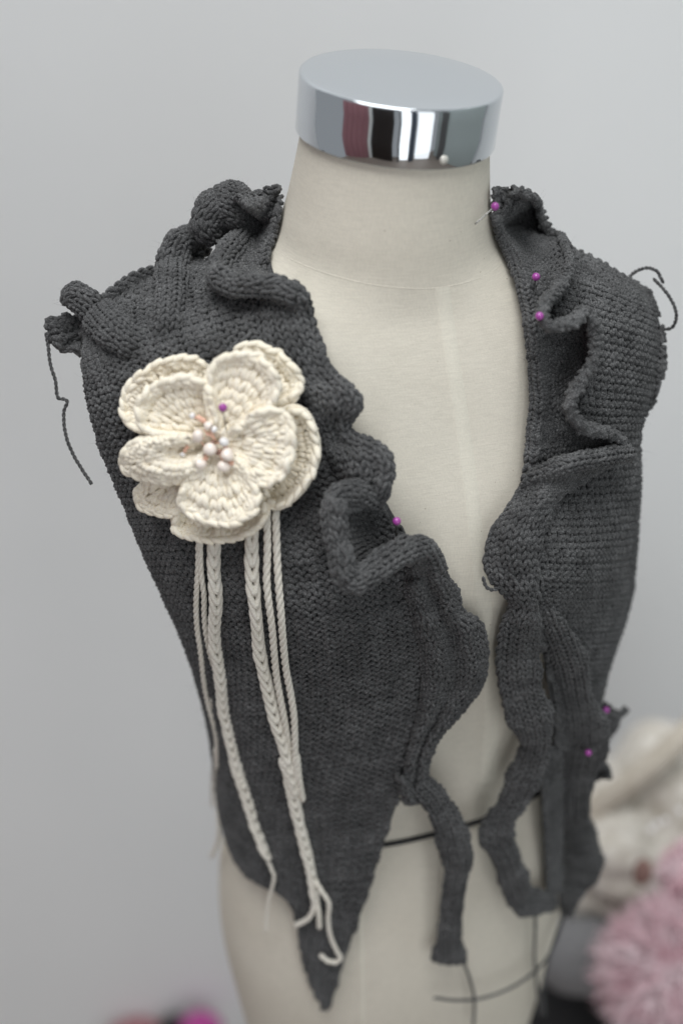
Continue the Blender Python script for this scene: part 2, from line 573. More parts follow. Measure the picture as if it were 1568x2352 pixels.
def fuzz_build(kind, name, mat, parent, width):
    """stray fibres standing off the yarn"""
    pts, nn = (np.concatenate(x) for x in zip(*FUZZ[kind]))
    m = len(pts)
    R = rng
    d = nn * R.uniform(0.2, 1.0, (m, 1)) + R.normal(0, 0.6, (m, 3)); d /= np.linalg.norm(d, axis=1)[:, None]
    c = R.normal(0, 1, (m, 3)); L = R.uniform(0.002, 0.0055, (m, 1))
    side = np.cross(d, R.normal(0, 1, (m, 3))); side /= np.linalg.norm(side, axis=1)[:, None]
    V = []
    for f, w in ((0, 1), (0.35, 0.9), (0.7, 0.7), (1.0, 0.15)):
        q = pts + d * L * f + c * L * 0.45 * f * f
        V += [q - side * width * w, q + side * width * w]
    V = np.stack(V, 1).reshape(-1, 3)
    F = np.array([(0, 1, 3, 2), (2, 3, 5, 4), (4, 5, 7, 6)])
    F = (np.arange(m)[:, None, None] * 8 + F[None]).reshape(-1, 4)
    return tag(np_mesh(name, V, F, mat, parent), kind="stuff")


def normals(P):
    du = np.gradient(P, axis=1); dv = np.gradient(P, axis=0)
    n = np.cross(du, dv); n /= np.linalg.norm(n, axis=2)[:, :, None] + 1e-12
    to = CAM - P
    s = np.sign(np.median(np.sum(n * to, axis=2)))
    return n * s


def bil(A, v, u):
    nv, nu = A.shape[:2]
    v = np.clip(v, 0, nv - 1.0001); u = np.clip(u, 0, nu - 1.0001)
    i = v.astype(int); j = u.astype(int); a = (v - i)[:, None]; b = (u - j)[:, None]
    return (A[i, j] * (1 - a) * (1 - b) + A[i + 1, j] * a * (1 - b) + A[i, j + 1] * (1 - a) * b + A[i + 1, j + 1] * a * b)


def knit(geo, P, w, h, face=1, r=None, anchor=0.5, seg=11, sides=5, jit=0.10, under=None, sink=0.9, fuzz=0.16, cream=False, centre=None, B=0.86, A=0.14, refcol=None):
    """yarn worked to and fro over the surface P (rows run along the second axis).
    face=+1 shows the ridged purl side, -1 the V side; one continuous strand"""
    nv, nu = P.shape[:2]
    Nn = normals(P)
    if centre is not None:
        Nn = Nn * np.sign(np.mean(np.sum(Nn * (P - centre[:, None, :]), axis=2)))
    if face < 0:                   # the legs of the stitches lean into Vs
        A, B = 0.0, 0.66
    if r is None: r = (0.255 if face > 0 else 0.215) * w
    cz = (0.8 if face > 0 else 1.0) * r
    col = P[:, nu // 2] if refcol is None else P[:, refcol]
    s = np.concatenate([[0], np.cumsum(np.linalg.norm(np.diff(col, axis=0), axis=1))])
    nrow = max(2, int(round(s[-1] / h)))
    vpos = np.interp((np.arange(nrow) + 0.5) / nrow * s[-1], s, np.arange(nv))
    pts, refs, rad = [], [], []
    base_t = np.linspace(0, 2 * math.pi, seg, endpoint=False)
    for j, vj in enumerate(vpos):
        dv = (vpos[min(j + 1, nrow - 1)] - vpos[max(j - 1, 0)]) / (2 if 0 < j < nrow - 1 else 1)
        line = bil(P, np.full(nu, vj), np.arange(nu).astype(float))
        sl = np.concatenate([[0], np.cumsum(np.linalg.norm(np.diff(line, axis=0), axis=1))])
        sa = sl[-1] * anchor
        k0 = int(math.ceil((0 - sa) / w - 0.25)); k1 = int(math.floor((sl[-1] - sa) / w + 0.25))
        if k1 - k0 < 1: k0, k1 = 0, 1
        ks = np.arange(k0, k1)
        t = np.tile(base_t, len(ks)); kk = np.repeat(ks, seg)
        ph = rng.normal(0, jit, len(ks)); ph2 = rng.normal(0, jit, len(ks)); rr = rng.normal(0, 0.10, len(ks))
        sm = np.repeat(ph, seg); sm2 = np.repeat(ph2, seg)
        x = kk + t / (2 * math.pi) + A * np.sin(2 * t) + sm * 0.5
        y = B * np.cos(t) + sm2 * 0.6
        z = face * cz * np.cos(2 * t) + np.repeat(rng.normal(0, 0.10 * r, len(ks)), seg)
        u = np.interp(sa + x * w, sl, np.arange(nu))
        v = vj + y * dv
        q = bil(P, v, u); n = bil(Nn, v, u)
        q = q + n * z[:, None]
        rd = r * (1 + np.repeat(rr, seg))
        if j % 2: q, n, rd = q[::-1], n[::-1], rd[::-1]
        pts.append(q); refs.append(n); rad.append(rd)
    pts = np.concatenate(pts); refs = np.concatenate(refs); rad = np.concatenate(rad)
    # ease the yarn a little
    for _ in range(1):
        q = pts.copy(); q[1:-1] = 0.6 * pts[1:-1] + 0.2 * (pts[2:] + pts[:-2]); pts = q
    geo.tube(pts, rad, refs, sides)
    pick = rng.random(len(pts)) < fuzz
    FUZZ["cream" if cream else "wool"].append((pts[pick] + refs[pick] * (0.6 * r), refs[pick]))
    # felted inner layer of the fabric
    si = max(1, nv // 90); sj = max(1, nu // 90)
    ii = np.unique(np.append(np.arange(0, nv, si), nv - 1)); jj = np.unique(np.append(np.arange(0, nu, sj), nu - 1))
    G = P[np.ix_(ii, jj)]; GN = Nn[np.ix_(ii, jj)]
    (under if under is not None else geo).grid(G - GN * (sink * r))


vest = empty("knitted_vest", (0.03, -0.05, 0.25))
tag(vest, "charcoal grey hand-knitted vest with ruffled collar, draped open over the dress form", "vest")
NST = []


def knit_part(name, ctrl, w=0.0061, h=0.0050, face=1, nv=80, nu=60, roll=None, label=None, smooth=2, transpose=False, wrap=None, **kw):
    P = patch(ctrl, nv, nu, roll, smooth)
    if wrap: P = wrap_edge(P, *wrap)
    if transpose: P = P.transpose(1, 0, 2)
    g1 = Geo()
    knit(g1, P, w, h, face, **kw)
    o = g1.build(name, M["wool"], vest)
    if label: o["label"] = label
    return o, P


def knit_tube(name, path, label=None, squash=1.0, w=0.0056, h=0.0045, n=None, face=-1):
    """rolled fabric: path of (x, y, off, radius); the seam of the roll lies at the back"""
    path = np.array(path, float)
    n = n or len(path) * 9
    q = catmull(path, n)
    c = np.array([lift(x, y, o) for x, y, o, _ in q])
    for _ in range(3): c[1:-1] = 0.5 * c[1:-1] + 0.25 * (c[2:] + c[:-2])
    t = np.gradient(c, axis=0); t /= np.linalg.norm(t, axis=1)[:, None]
    v = CAM - c; v /= np.linalg.norm(v, axis=1)[:, None]
    for _ in range(4): v[1:-1] = 0.5 * v[1:-1] + 0.25 * (v[2:] + v[:-2])
    nn = v - t * np.sum(v * t, axis=1)[:, None]; nn /= np.linalg.norm(nn, axis=1)[:, None]
    b = np.cross(t, nn)
    th = np.linspace(-math.pi / 2, 1.5 * math.pi, 29)
    k = np.linspace(0, len(path) * 2.2, n)
    rr = q[:, 3] * (1 + 0.08 * np.sin(k) + 0.05 * np.sin(2.7 * k + 1))
    P = c[:, None, :] + rr[:, None, None] * (b[:, None, :] * np.cos(th)[None, :, None] + squash * nn[:, None, :] * np.sin(th)[None, :, None])
    P = rumple(P, 0.0005)
    g1 = Geo()
    knit(g1, P, w, h, face, anchor=0.5, sink=0.15, centre=c, refcol=14)
    o = g1.build(name, M["wool"], vest)
    if label: o["label"] = label
    return o


def lerp_row(l, r, n=5, offs=None, bow=0.0):
    out = []
    for k in range(n):
        f = k / (n - 1)
        o = (offs[k] if offs else 0.003)
        out.append((l[0] * (1 - f) + r[0] * f, l[1] * (1 - f) + r[1] * f + bow * math.sin(math.pi * f), o))
    return out


# wearer's right front (the flower side)
LF = [[(205, 705), (300, 630), (390, 606), (478, 598), (570, 530), (634, 465)],
      [(198, 790), (300, 728), (400, 690), (500, 655), (570, 632), (618, 598)],
      [(196, 860), (300, 825), (400, 795), (500, 765), (590, 735), (670, 700)],
      lerp_row((228, 1010), (745, 905), 6, bow=8),
      lerp_row((286, 1150), (830, 1070), 6, bow=14),
      lerp_row((347, 1300), (935, 1240), 6, bow=20),
      lerp_row((437, 1500), (970, 1440), 6, bow=24),
      lerp_row((486, 1690), (962, 1630), 6, bow=24),
      lerp_row((506, 1860), (920, 1820), 6, bow=20),
      lerp_row((560, 2000), (866, 1985), 6, bow=10),
      lerp_row((672, 2075), (822, 2120), 6),
      lerp_row((706, 2225), (785, 2230), 6),
      lerp_row((742, 2318), (758, 2322), 6)]
knit_part("right_front", LF, nv=170, nu=90, anchor=0.8, r=0.00146, sink=1.2, wrap=(-1, [.004] * 4 + [.006, .012, .02, .02, .02, .012, .004, .003, .002], 1.9))
# wearer's left front
RF = [[(1180, 520), (1225, 530), (1280, 560), (1360, 592), (1440, 640), (1490, 668)],
      [(1205, 640), (1255, 645), (1310, 660), (1380, 680), (1450, 705), (1512, 730)],
      [(1225, 760), (1275, 770), (1330, 780), (1400, 795), (1460, 810), (1522, 830)],
      [(1235, 880), (1285, 885), (1335, 890), (1400, 900), (1450, 905), (1502, 915)],
      lerp_row((1235, 980), (1468, 985), 6, bow=4),
      lerp_row((1225, 1100), (1466, 1100), 6, bow=6),
      lerp_row((1220, 1220), (1462, 1210), 6, bow=8),
      lerp_row((1225, 1340), (1450, 1335), 6, bow=8),
      lerp_row((1235, 1440), (1428, 1440), 6, bow=8),
      lerp_row((1255, 1540), (1393, 1545), 6, bow=6),
      lerp_row((1270, 1640), (1372, 1645), 6, bow=4),
      lerp_row((1275, 1720), (1362, 1720), 6)]
knit_part("left_front", RF, nv=150, nu=60, anchor=0.5, r=0.00138, sink=1.5, B=0.80, wrap=(1, [.001, .0015, .0015, .002, .010, .02, .02, .02, .02, .02, .015, .01], 1.9))


def ruffle(name, stations, label=None, w=0.0060, h=0.0047, face=-1, roll=(0.0042, 4.4, 1), nv=None, nu=26, **kw):
    """stations along the strip, each (base, mid, edge)"""
    ctrl = [[s[k] for s in stations] for k in range(len(stations[0]))]
    n = nv or len(stations) * 9
    return knit_part(name, ctrl, w=w, h=h, face=face, nv=nu, nu=n, roll=roll, label=label, transpose=True, smooth=1, anchor=0.0, refcol=int(nu * 0.93), sink=0.15, **kw)


LR = [((628, 470, .004), (634, 452, .003), (640, 440, .001)),
      ((606, 490, .004), (590, 470, .016), (572, 455, .006)),
      ((598, 512, .005), (552, 482, .034), (508, 462, .014)),
      ((594, 535, .005), (540, 506, .040), (474, 498, .016)),
      ((592, 562, .005), (548, 545, .034), (496, 544, .022)),
      ((590, 590, .005), (550, 585, .020), (514, 586, .034)),
      ((592, 612, .005), (548, 620, .020), (498, 632, .030)),
      ((600, 630, .005), (575, 648, .020), (548, 662, .026)),
      ((606, 645, .005), (620, 660, .020), (625, 664, .024)),
      ((600, 682, .005), (645, 685, .016), (684, 680, .022)),
      ((600, 730, .005), (660, 725, .011), (704, 722, .010)),
      ((615, 800, .005), (680, 790, .010), (728, 795, .008)),
      ((660, 870, .005), (715, 865, .010), (750, 858, .008)),
      ((698, 915, .005), (755, 902, .020), (806, 902, .018)),
      ((716, 950, .005), (765, 938, .020), (812, 936, .016)),
      ((730, 985, .005), (766, 975, .008), (790, 976, .008)),
      ((745, 1020, .005), (790, 1012, .010), (820, 1016, .010)),
      ((755, 1050, .005), (820, 1036, .022), (880, 1046, .022)),
      ((768, 1080, .005), (830, 1070, .026), (888, 1078, .024)),
      ((785, 1105, .005), (830, 1100, .024), (880, 1112, .022)),
      ((800, 1122, .004), (835, 1122, .020), (862, 1146, .020)),
      ((820, 1142, .003), (822, 1140, .020), (812, 1150, .028)),
      ((846, 1165, .003), (815, 1160, .014), (762, 1138, .032)),
      ((868, 1192, .002), (835, 1190, .004), (756, 1178, .032)),
      ((888, 1220, .002), (850, 1225, .003), (768, 1240, .033)),
      ((905, 1245, .002), (860, 1262, .004), (780, 1318, .036)),
      ((915, 1262, .003), (880, 1285, .008), (815, 1340, .038)),
      ((925, 1278, .004), (905, 1285, .016), (880, 1304, .036)),
      ((935, 1295, .004), (945, 1282, .024), (942, 1258, .036)),
      ((930, 1325, .004), (975, 1310, .018), (982, 1268, .026)),
      ((928, 1350, .004), (980, 1336, .016), (1020, 1318, .018)),
      ((936, 1390, .004), (995, 1378, .012), (1050, 1366, .012)),
      ((946, 1425, .004), (1005, 1412, .016), (1058, 1400, .008)),
      ((958, 1470, .004), (1030, 1455, .014), (1098, 1434, .012)),
      ((966, 1530, .004), (1045, 1525, .016), (1116, 1510, .011)),
      ((968, 1580, .004), (1035, 1578, .014), (1104, 1574, .010)),
      ((964, 1620, .004), (1012, 1624, .015), (1066, 1626, .008)),
      ((958, 1650, .004), (1000, 1658, .012), (1036, 1662, .012)),
      ((950, 1680, .004), (980, 1688, .011), (1006, 1696, .010)),
      ((938, 1730, .004), (960, 1740, .010), (982, 1752, .009)),
      ((928, 1780, .004), (952, 1790, .010), (978, 1800, .008)),
      ((914, 1810, .003), (938, 1822, .010), (962, 1832, .007))]
LR = [tuple((b_[0] + (4 * m_[0] - 3 * b_[0] - e_[0]) * f + 2 * (b_[0] + e_[0] - 2 * m_[0]) * f * f,
             b_[1] + (4 * m_[1] - 3 * b_[1] - e_[1]) * f + 2 * (b_[1] + e_[1] - 2 * m_[1]) * f * f,
             b_[2] + (4 * m_[2] - 3 * b_[2] - e_[2]) * f + 2 * (b_[2] + e_[2] - 2 * m_[2]) * f * f + (q if i > 29 else 0))
            for f, q in ((0, 0), (.25, .006), (.5, -.005), (.75, .004), (1, 0))) for i, (b_, m_, e_) in enumerate(LR)]
LRR = [.0016, .0014, .0014, .0014, .002, .003] + [.0036] * 3 + [.003] * 9 + [.0032, .004] + [.0042] * 8 + [.003] + [.0026] * 10
ruffle("neckline_ruffle", LR, "wavy ruffled edge with rolled border beside the flower", roll=(LRR, 4.8, -1))

RR = [((1150, 470, -.002), (1160, 446, .004), (1172, 432, .002)),
      ((1134, 500, .003), (1180, 470, .008), (1222, 448, .004)),
      ((1140, 535, .004), (1195, 520, .012), (1262, 520, .014)),
      ((1162, 590, .004), (1215, 600, .012), (1304, 590, .020)),
      ((1182, 650, .004), (1230, 665, .012), (1308, 640, .024)),
      ((1195, 705, .004), (1234, 712, .012), (1282, 676, .030)),
      ((1202, 745, .004), (1238, 740, .014), (1258, 706, .036)),
      ((1206, 775, .004), (1245, 765, .014), (1262, 738, .038)),
      ((1208, 800, .004), (1255, 785, .012), (1308, 728, .038)),
      ((1211, 825, .004), (1268, 800, .010), (1340, 704, .036)),
      ((1213, 850, .004), (1285, 825, .010), (1374, 750, .034)),
      ((1215, 885, .004), (1285, 865, .010), (1374, 820, .032)),
      ((1215, 920, .004), (1275, 905, .010), (1344, 884, .030)),
      ((1213, 955, .004), (1265, 945, .010), (1318, 928, .028)),
      ((1210, 985, .004), (1275, 975, .009), (1340, 968, .026)),
      ((1207, 1012, .004), (1295, 1000, .008), (1405, 988, .022)),
      ((1205, 1042, .004), (1305, 1030, .008), (1432, 1026, .020)),
      ((1200, 1085, .003), (1300, 1075, .007), (1436, 1052, .016))]
RR4 = []
for i, (b_, m_, e_) in enumerate(RR):                # band along the neckline with a crease beside it
    dx = 24 if i > 2 else 14
    RR4.append((b_, (b_[0] + dx, b_[1] + 1, b_[2] + .007), (b_[0] + 2 * dx, b_[1] + (m_[1] - b_[1]) * 0.5, b_[2] + .001),
                (m_[0] * 0.45 + e_[0] * 0.55, m_[1] * 0.45 + e_[1] * 0.55, e_[2] * 0.30), (e_[0], e_[1], e_[2] * 1.12)))
ruffle("neckline_ruffle", RR4, "wavy ruffled edge standing off the plain shoulder", roll=([.0024, .0026, .003, .0032, .0032, .003], 4.6, 1))
RR2 = [((1196, 1104, .006), (1300, 1076, .010), (1432, 1046, .014)),
       ((1198, 1096, .010), (1300, 1060, .026), (1444, 1034, .030)),
       ((1196, 1112, .009), (1290, 1080, .028), (1424, 1056, .026)),
       ((1188, 1125, .006), (1265, 1112, .020), (1350, 1098, .016)),
       ((1160, 1170, .006), (1232, 1150, .020), (1292, 1140, .014)),
       ((1128, 1215, .006), (1200, 1195, .019), (1262, 1190, .013)),
       ((1114, 1262, .006), (1185, 1248, .018), (1246, 1245, .012)),
       ((1110, 1305, .006), (1180, 1300, .016), (1240, 1300, .011)),
       ((1132, 1345, .006), (1188, 1345, .014), (1238, 1350, .010)),
       ((1168, 1385, .005), (1205, 1390, .012), (1238, 1400, .008)),
       ((1150, 1430, .005), (1195, 1435, .012), (1240, 1440, .008)),
       ((1142, 1480, .005), (1195, 1480, .012), (1246, 1480, .008)),
       ((1140, 1540, .005), (1200, 1535, .012), (1232, 1530, .008)),
       ((1150, 1600, .005), (1200, 1590, .012), (1238, 1580, .008)),
       ((1168, 1660, .005), (1215, 1640, .013), (1262, 1632, .010)),
       ((1196, 1705, .005), (1228, 1690, .014), (1262, 1680, .010)),
       ((1190, 1735, .004), (1225, 1730, .012), (1262, 1722, .008)),
       ((1165, 1790, .004), (1200, 1790, .012), (1235, 1785, .008)),
       ((1145, 1840, .004), (1175, 1845, .012), (1206, 1852, .008)),
       ((1122, 1875, .005), (1150, 1882, .014), (1185, 1890, .010)),
       ((1104, 1912, .008), (1140, 1920, .016), (1180, 1925, .012)),
       ((1126, 1965, .008), (1160, 1965, .016), (1194, 1965, .012)),
       ((1142, 2020, .008), (1178, 2015, .016), (1210, 2010, .012)),
       ((1156, 2070, .008), (1190, 2055, .016), (1215, 2040, .012)),
       ((1175, 2100, .008), (1205, 2070, .016), (1228, 2042, .012)),
       ((1222, 2098, .008), (1232, 2070, .016), (1244, 2044, .012)),
       ((1274, 2092, .008), (1272, 2072, .014), (1268, 2052, .010))]
ruffle("lower_ruffle", RR2[:16], "folded lower ruffle below the sharp ridge", roll=None, nu=22)
knit_tube("tie_end", [(m_[0], m_[1], m_[2] - (.012, .010, .005, 0)[min(i, 3)], 0.5 * math.hypot(e_[0] - b_[0], e_[1] - b_[1]) / 3267 * (.5, .72, .9, .92)[min(i, 3)]) for i, (b_, m_, e_) in enumerate(RR2[11:])],
          "bent tie end folding back on itself below the lower ruffle", squash=0.36)
# strip hanging from the wearer's left front
HS = [((1243, 1400, .006), (1252, 1398, .004), (1262, 1396, .004)),
      ((1268, 1520, .010), (1300, 1515, .014), (1335, 1510, .007)),
      ((1285, 1600, .010), (1318, 1600, .014), (1350, 1600, .007)),
      ((1275, 1660, .010), (1328, 1660, .015), (1384, 1662, .009)),
      ((1268, 1720, .010), (1326, 1725, .015), (1386, 1730, .009)),
      ((1272, 1790, .010), (1315, 1795, .016), (1356, 1800, .007)),
      ((1278, 1860, .010), (1312, 1865, .016), (1342, 1865, .007)),
      ((1276, 1920, .010), (1325, 1920, .018), (1366, 1915, .008)),
      ((1268, 1970, .010), (1325, 1970, .018), (1384, 1960, .010)),
      ((1264, 2020, .010), (1310, 2020, .018), (1358, 2018, .010)),
      ((1272, 2065, .010), (1300, 2065, .016), (1326, 2068, .010)),
      ((1286, 2100, .010), (1296, 2102, .014), (1308, 2100, .010))]
knit_tube("hanging_strip", [(m_[0] + 5, m_[1], m_[2], 0.5 * math.hypot(e_[0] - b_[0], e_[1] - b_[1]) * 0.98 / 3267) for b_, m_, e_ in HS],
          "narrow knitted strip hanging at the right, tapering to loose yarn", squash=0.33)
ruffle("hanging_strip", [((1250, 1715, .001), (1264, 1715, .002), (1290, 1715, .002)),
                         ((1244, 1800, .001), (1262, 1800, .002), (1292, 1800, .002)),
                         ((1248, 1900, .001), (1264, 1900, .002), (1292, 1900, .002)),
                         ((1252, 1980, .001), (1266, 1980, .002), (1292, 1980, .002)),
                         ((1256, 2050, .001), (1268, 2050, .002), (1290, 2050, .002))], "shaded inner layer of the hanging strip", roll=None, face=1, nu=12)
# two small pinned tabs on the outer edge of that strip
ruffle("pinned_tab", [((1335, 1650, .008), (1365, 1655, .012), (1384, 1660, .006)),
                      ((1355, 1628, .010), (1378, 1632, .016), (1396, 1645, .010)),
                      ((1372, 1614, .012), (1392, 1614, .018), (1406, 1630, .012))], roll=(0.004, 4.0, 1), nu=14, nv=22)
ruffle("pinned_tab", [((1330, 1735, .008), (1350, 1760, .012), (1362, 1775, .006)),
                      ((1360, 1738, .010), (1375, 1756, .016), (1384, 1772, .010)),
                      ((1378, 1735, .012), (1392, 1752, .018), (1402, 1770, .012))], roll=(0.003, 3.4, 1), nu=14, nv=22)

# tie from the flower side
T1 = [((940, 1800, .008), (962, 1796, .016), (985, 1792, .010)),
      ((966, 1832, .008), (992, 1828, .018), (1018, 1824, .010)),
      ((990, 1880, .009), (1022, 1876, .020), (1056, 1870, .011)),
      ((1008, 1930, .010), (1040, 1928, .020), (1076, 1920, .012)),
      ((1018, 1985, .010), (1050, 1982, .020), (1084, 1970, .012)),
      ((1020, 2040, .010), (1042, 2040, .020), (1068, 2030, .012)),
      ((1012, 2095, .010), (1036, 2095, .018), (1060, 2090, .012)),
      ((1002, 2150, .010), (1032, 2152, .018), (1062, 2148, .012)),
      ((990, 2200, .010), (1030, 2206, .018), (1072, 2212, .012))]
knit_tube("tie_end", [(m_[0], m_[1], m_[2] - .004, 0.5 * (e_[0] - b_[0]) * 1.0 / 3267 * 0.96) for b_, m_, e_ in T1], "straight tie end hanging in front of the black waist cord", squash=0.36)
# knotty fold where the tie leaves the edge
ruffle("edge_knot", [((908, 1775, .006), (925, 1790, .018), (948, 1800, .008)),
                     ((914, 1805, .006), (932, 1815, .020), (955, 1822, .008)),
                     ((922, 1830, .006), (940, 1836, .020), (962, 1838, .008)),
                     ((926, 1850, .006), (942, 1852, .018), (962, 1848, .008))], roll=(0.003, 3.5, 1), nu=12, nv=20)

# shoulder folds on the flower side
ruffle("shoulder_flap", [((196, 740, -.004), (194, 768, -.006), (190, 796, -.008)),
                         ((160, 722, -.006), (158, 752, -.006), (156, 786, -.008)),
                         ((128, 728, -.008), (126, 750, -.006), (128, 770, -.008)),
                         ((104, 738, -.010), (106, 752, -.008), (112, 766, -.010))],
       "dark underside flap poking out past the shoulder tip", roll=(0.003, 3.8, 1), face=1, nu=18, nv=40)
ruffle("shoulder_flap", [((448, 566, -.004), (458, 560, .002), (464, 558, -.002)),
                         ((444, 584, -.004), (458, 580, .002), (468, 578, -.002)),
                         ((440, 606, -.004), (450, 602, .002), (458, 600, -.002))], roll=(0.0025, 4, 1), nu=10, nv=18)
# rolled curls of the frill
knit_tube("frill_curl", [(502, 548, .030, .005), (480, 522, .030, .0098), (494, 488, .029, .0128), (530, 474, .026, .0130), (560, 498, .022, .0110), (562, 540, .022, .0085), (532, 580, .027, .0072),
                         (506, 612, .030, .0066), (502, 640, .030, .0056), (540, 660, .027, .0046), (600, 662, .024, .0044), (650, 668, .022, .0052), (682, 682, .020, .0048)],
          "round curl of the frill beside the neck")
knit_tube("frill_curl", [(866, 1150, .016, .004), (822, 1132, .026, .0058), (778, 1136, .030, .0058), (764, 1180, .031, .0052), (772, 1240, .032, .0052), (787, 1314, .034, .0054),
                         (818, 1338, .036, .0054), (880, 1302, .036, .0052), (940, 1264, .034, .0050), (978, 1258, .028, .0046), (1010, 1310, .016, .004)],
          "rolled edge looping out below the flower's right side")
knit_tube("frill_curl", [(724, 790, .007, .002), (746, 850, .010, .003), (792, 896, .019, .0042), (810, 928, .019, .0044), (790, 966, .012, .0034), (802, 1006, .012, .0034), (856, 1032, .022, .0044),
                         (882, 1062, .026, .0050), (878, 1105, .025, .0046), (862, 1150, .018, .004)], "waved rolled edge between the flower and the bare chest")
knit_tube("frill_curl", [(1218, 1098, .012, .003), (1290, 1068, .026, .0042), (1370, 1052, .030, .0046), (1442, 1040, .029, .004)], "ridge line closing the upper frill")
knit_tube("shoulder_curl", [(172, 704, .000, .006), (176, 682, .008, .0078), (208, 704, .014, .0088), (244, 742, .014, .0100), (286, 780, .007, .0100), (330, 806, -.004, .009)],
          "rolled curl at the tip of the shoulder", squash=0.75)
knit_tube("shoulder_curl", [(454, 572, .000, .005), (436, 550, .008, .0072), (410, 560, .014, .0080), (398, 606, .017, .0088), (396, 660, .012, .0092), (392, 720, .003, .0092), (388, 780, -.007, .009)],
          "upright curl on the shoulder above the flower", squash=0.8)
# collar band standing against the neck, both sides
ruffle("collar_band", [((646, 448, .000), (628, 455, .004), (606, 470, .004)),
                       ((640, 490, .002), (622, 500, .006), (600, 512, .006)),
                       ((628, 545, .002), (612, 555, .006), (592, 560, .006)),
                       ((616, 600, .002), (602, 605, .006), (585, 606, .006))], roll=None, nu=14, nv=50)
ruffle("collar_band", [((1130, 436, -.002), (1140, 430, .002), (1168, 428, .000)),
                       ((1132, 470, .000), (1146, 470, .004), (1170, 462, .004)),
                       ((1134, 510, .002), (1150, 510, .006), (1175, 505, .006))], roll=None, nu=14, nv=30)


# ------------------------------------------------------------------ loose yarn
def strand_pts(path, n=80):
    """path of (x, y, off) on the drape"""
    c = catmull(np.array(path, float), n)
    p = np.array([lift(*q) for q in c])
    for _ in range(2):
        p[1:-1] = 0.5 * p[1:-1] + 0.25 * (p[2:] + p[:-2])
    return resample(p, n)


def plied(geo, p, r, plies=3, pitch=0.009, sides=6):
    """a strand of twisted plies following p"""
    L = np.sum(np.linalg.norm(np.diff(p, axis=0), axis=1))
    n = max(24, int(L / pitch * 9))
    p = resample(p, n)
    t = np.gradient(p, axis=0); t /= np.linalg.norm(t, axis=1)[:, None] + 1e-12
    ref = np.zeros_like(p); a = np.array((0.2, -0.8, 0.5)); q = a - t[0] * np.dot(a, t[0]); ref[0] = q / np.linalg.norm(q)
    for i in range(1, n):
        q = ref[i - 1] - t[i] * np.dot(ref[i - 1], t[i]); ref[i] = q / np.linalg.norm(q)
    b = np.cross(t, ref)
    s = np.linspace(0, L, n)
    for k in range(plies):
        a = s / pitch * 2 * math.pi + k * 2 * math.pi / plies
        geo.tube(p + (ref * np.cos(a)[:, None] + b * np.sin(a)[:, None]) * r * 0.48, r * 0.58, None, sides)


def tail(path, parent, mat, r=0.0011, label=None, name="yarn_tail", depth=None, n=90):
    if depth is None:
        p = strand_pts(path, n)
    else:
        c = catmull(np.array([q[:2] for q in path], float), n)
        p = np.array([at_depth(x, y, depth) for x, y in c])
    g1 = Geo(); plied(g1, p, r, 2, 0.006, 5)
    o = g1.build(name, mat, parent)
    if label: o["label"] = label
    return o


tail([(106, 764), (112, 800), (116, 835), (128, 875), (133, 912), (148, 917), (155, 924), (147, 950), (152, 1000), (172, 1050), (211, 1112)], vest, M["wool"], 0.0012,
     "long kinked yarn tail dangling from the shoulder flap", depth=0.865)
tail([(1436, 650, .004), (1452, 628, .008), (1480, 616, .01), (1506, 622, .008), (1522, 650, .004)], vest, M["wool"], 0.0012, "small loop of yarn over the plain shoulder tip")
tail([(1500, 640, .004), (1526, 668, .006), (1546, 700, .006), (1552, 728, .006), (1542, 752, .004), (1520, 757, .002)], vest, M["wool"], 0.0012, "yarn loop hanging outside the plain shoulder")
tail([(1108, 1325, .010), (1116, 1348, .012), (1132, 1355, .012), (1150, 1346, .010), (1162, 1335, .008)], vest, M["wool"], 0.0012, "tiny yarn loop at the corner of the lower ruffle")
tail([(1064, 2212, .014), (1078, 2250, .012), (1088, 2295, .010), (1086, 2360, .010)], vest, M["wool"], 0.0013, "yarn tail from the straight tie end")
tail([(1228, 2095, .012), (1228, 2140, .012), (1226, 2200, .012), (1232, 2260, .012), (1240, 2330, .012)], vest, M["wool"], 0.0013)
tail([(1296, 2098, .014), (1276, 2160, .016), (1245, 2215, .018), (1180, 2265, .018), (1110, 2292, .016), (1050, 2298, .014), (996, 2292, .012)], vest, M["wool"], 0.0013,
     "long yarn tail curving across the bottom of the dress form")
tail([(1300, 2098, .012), (1276, 2150, .014), (1258, 2210, .014), (1246, 2270, .012), (1250, 2330, .012)], vest, M["wool"], 0.0013)

# ------------------------------------------------------------------ crochet flower
def fc(x, y):                       # measuring frame of the flower close-up
    return 251 + 0.34 * x, 753 + 0.34 * y


FX, FY = fc(715, 770)
fl_org = lift(FX, FY, 0.012)
flower = empty("crochet_flower", tuple(fl_org))
tag(flower, "cream crocheted double-layer flower with pearl beads and hanging cords on the grey vest", "flower")


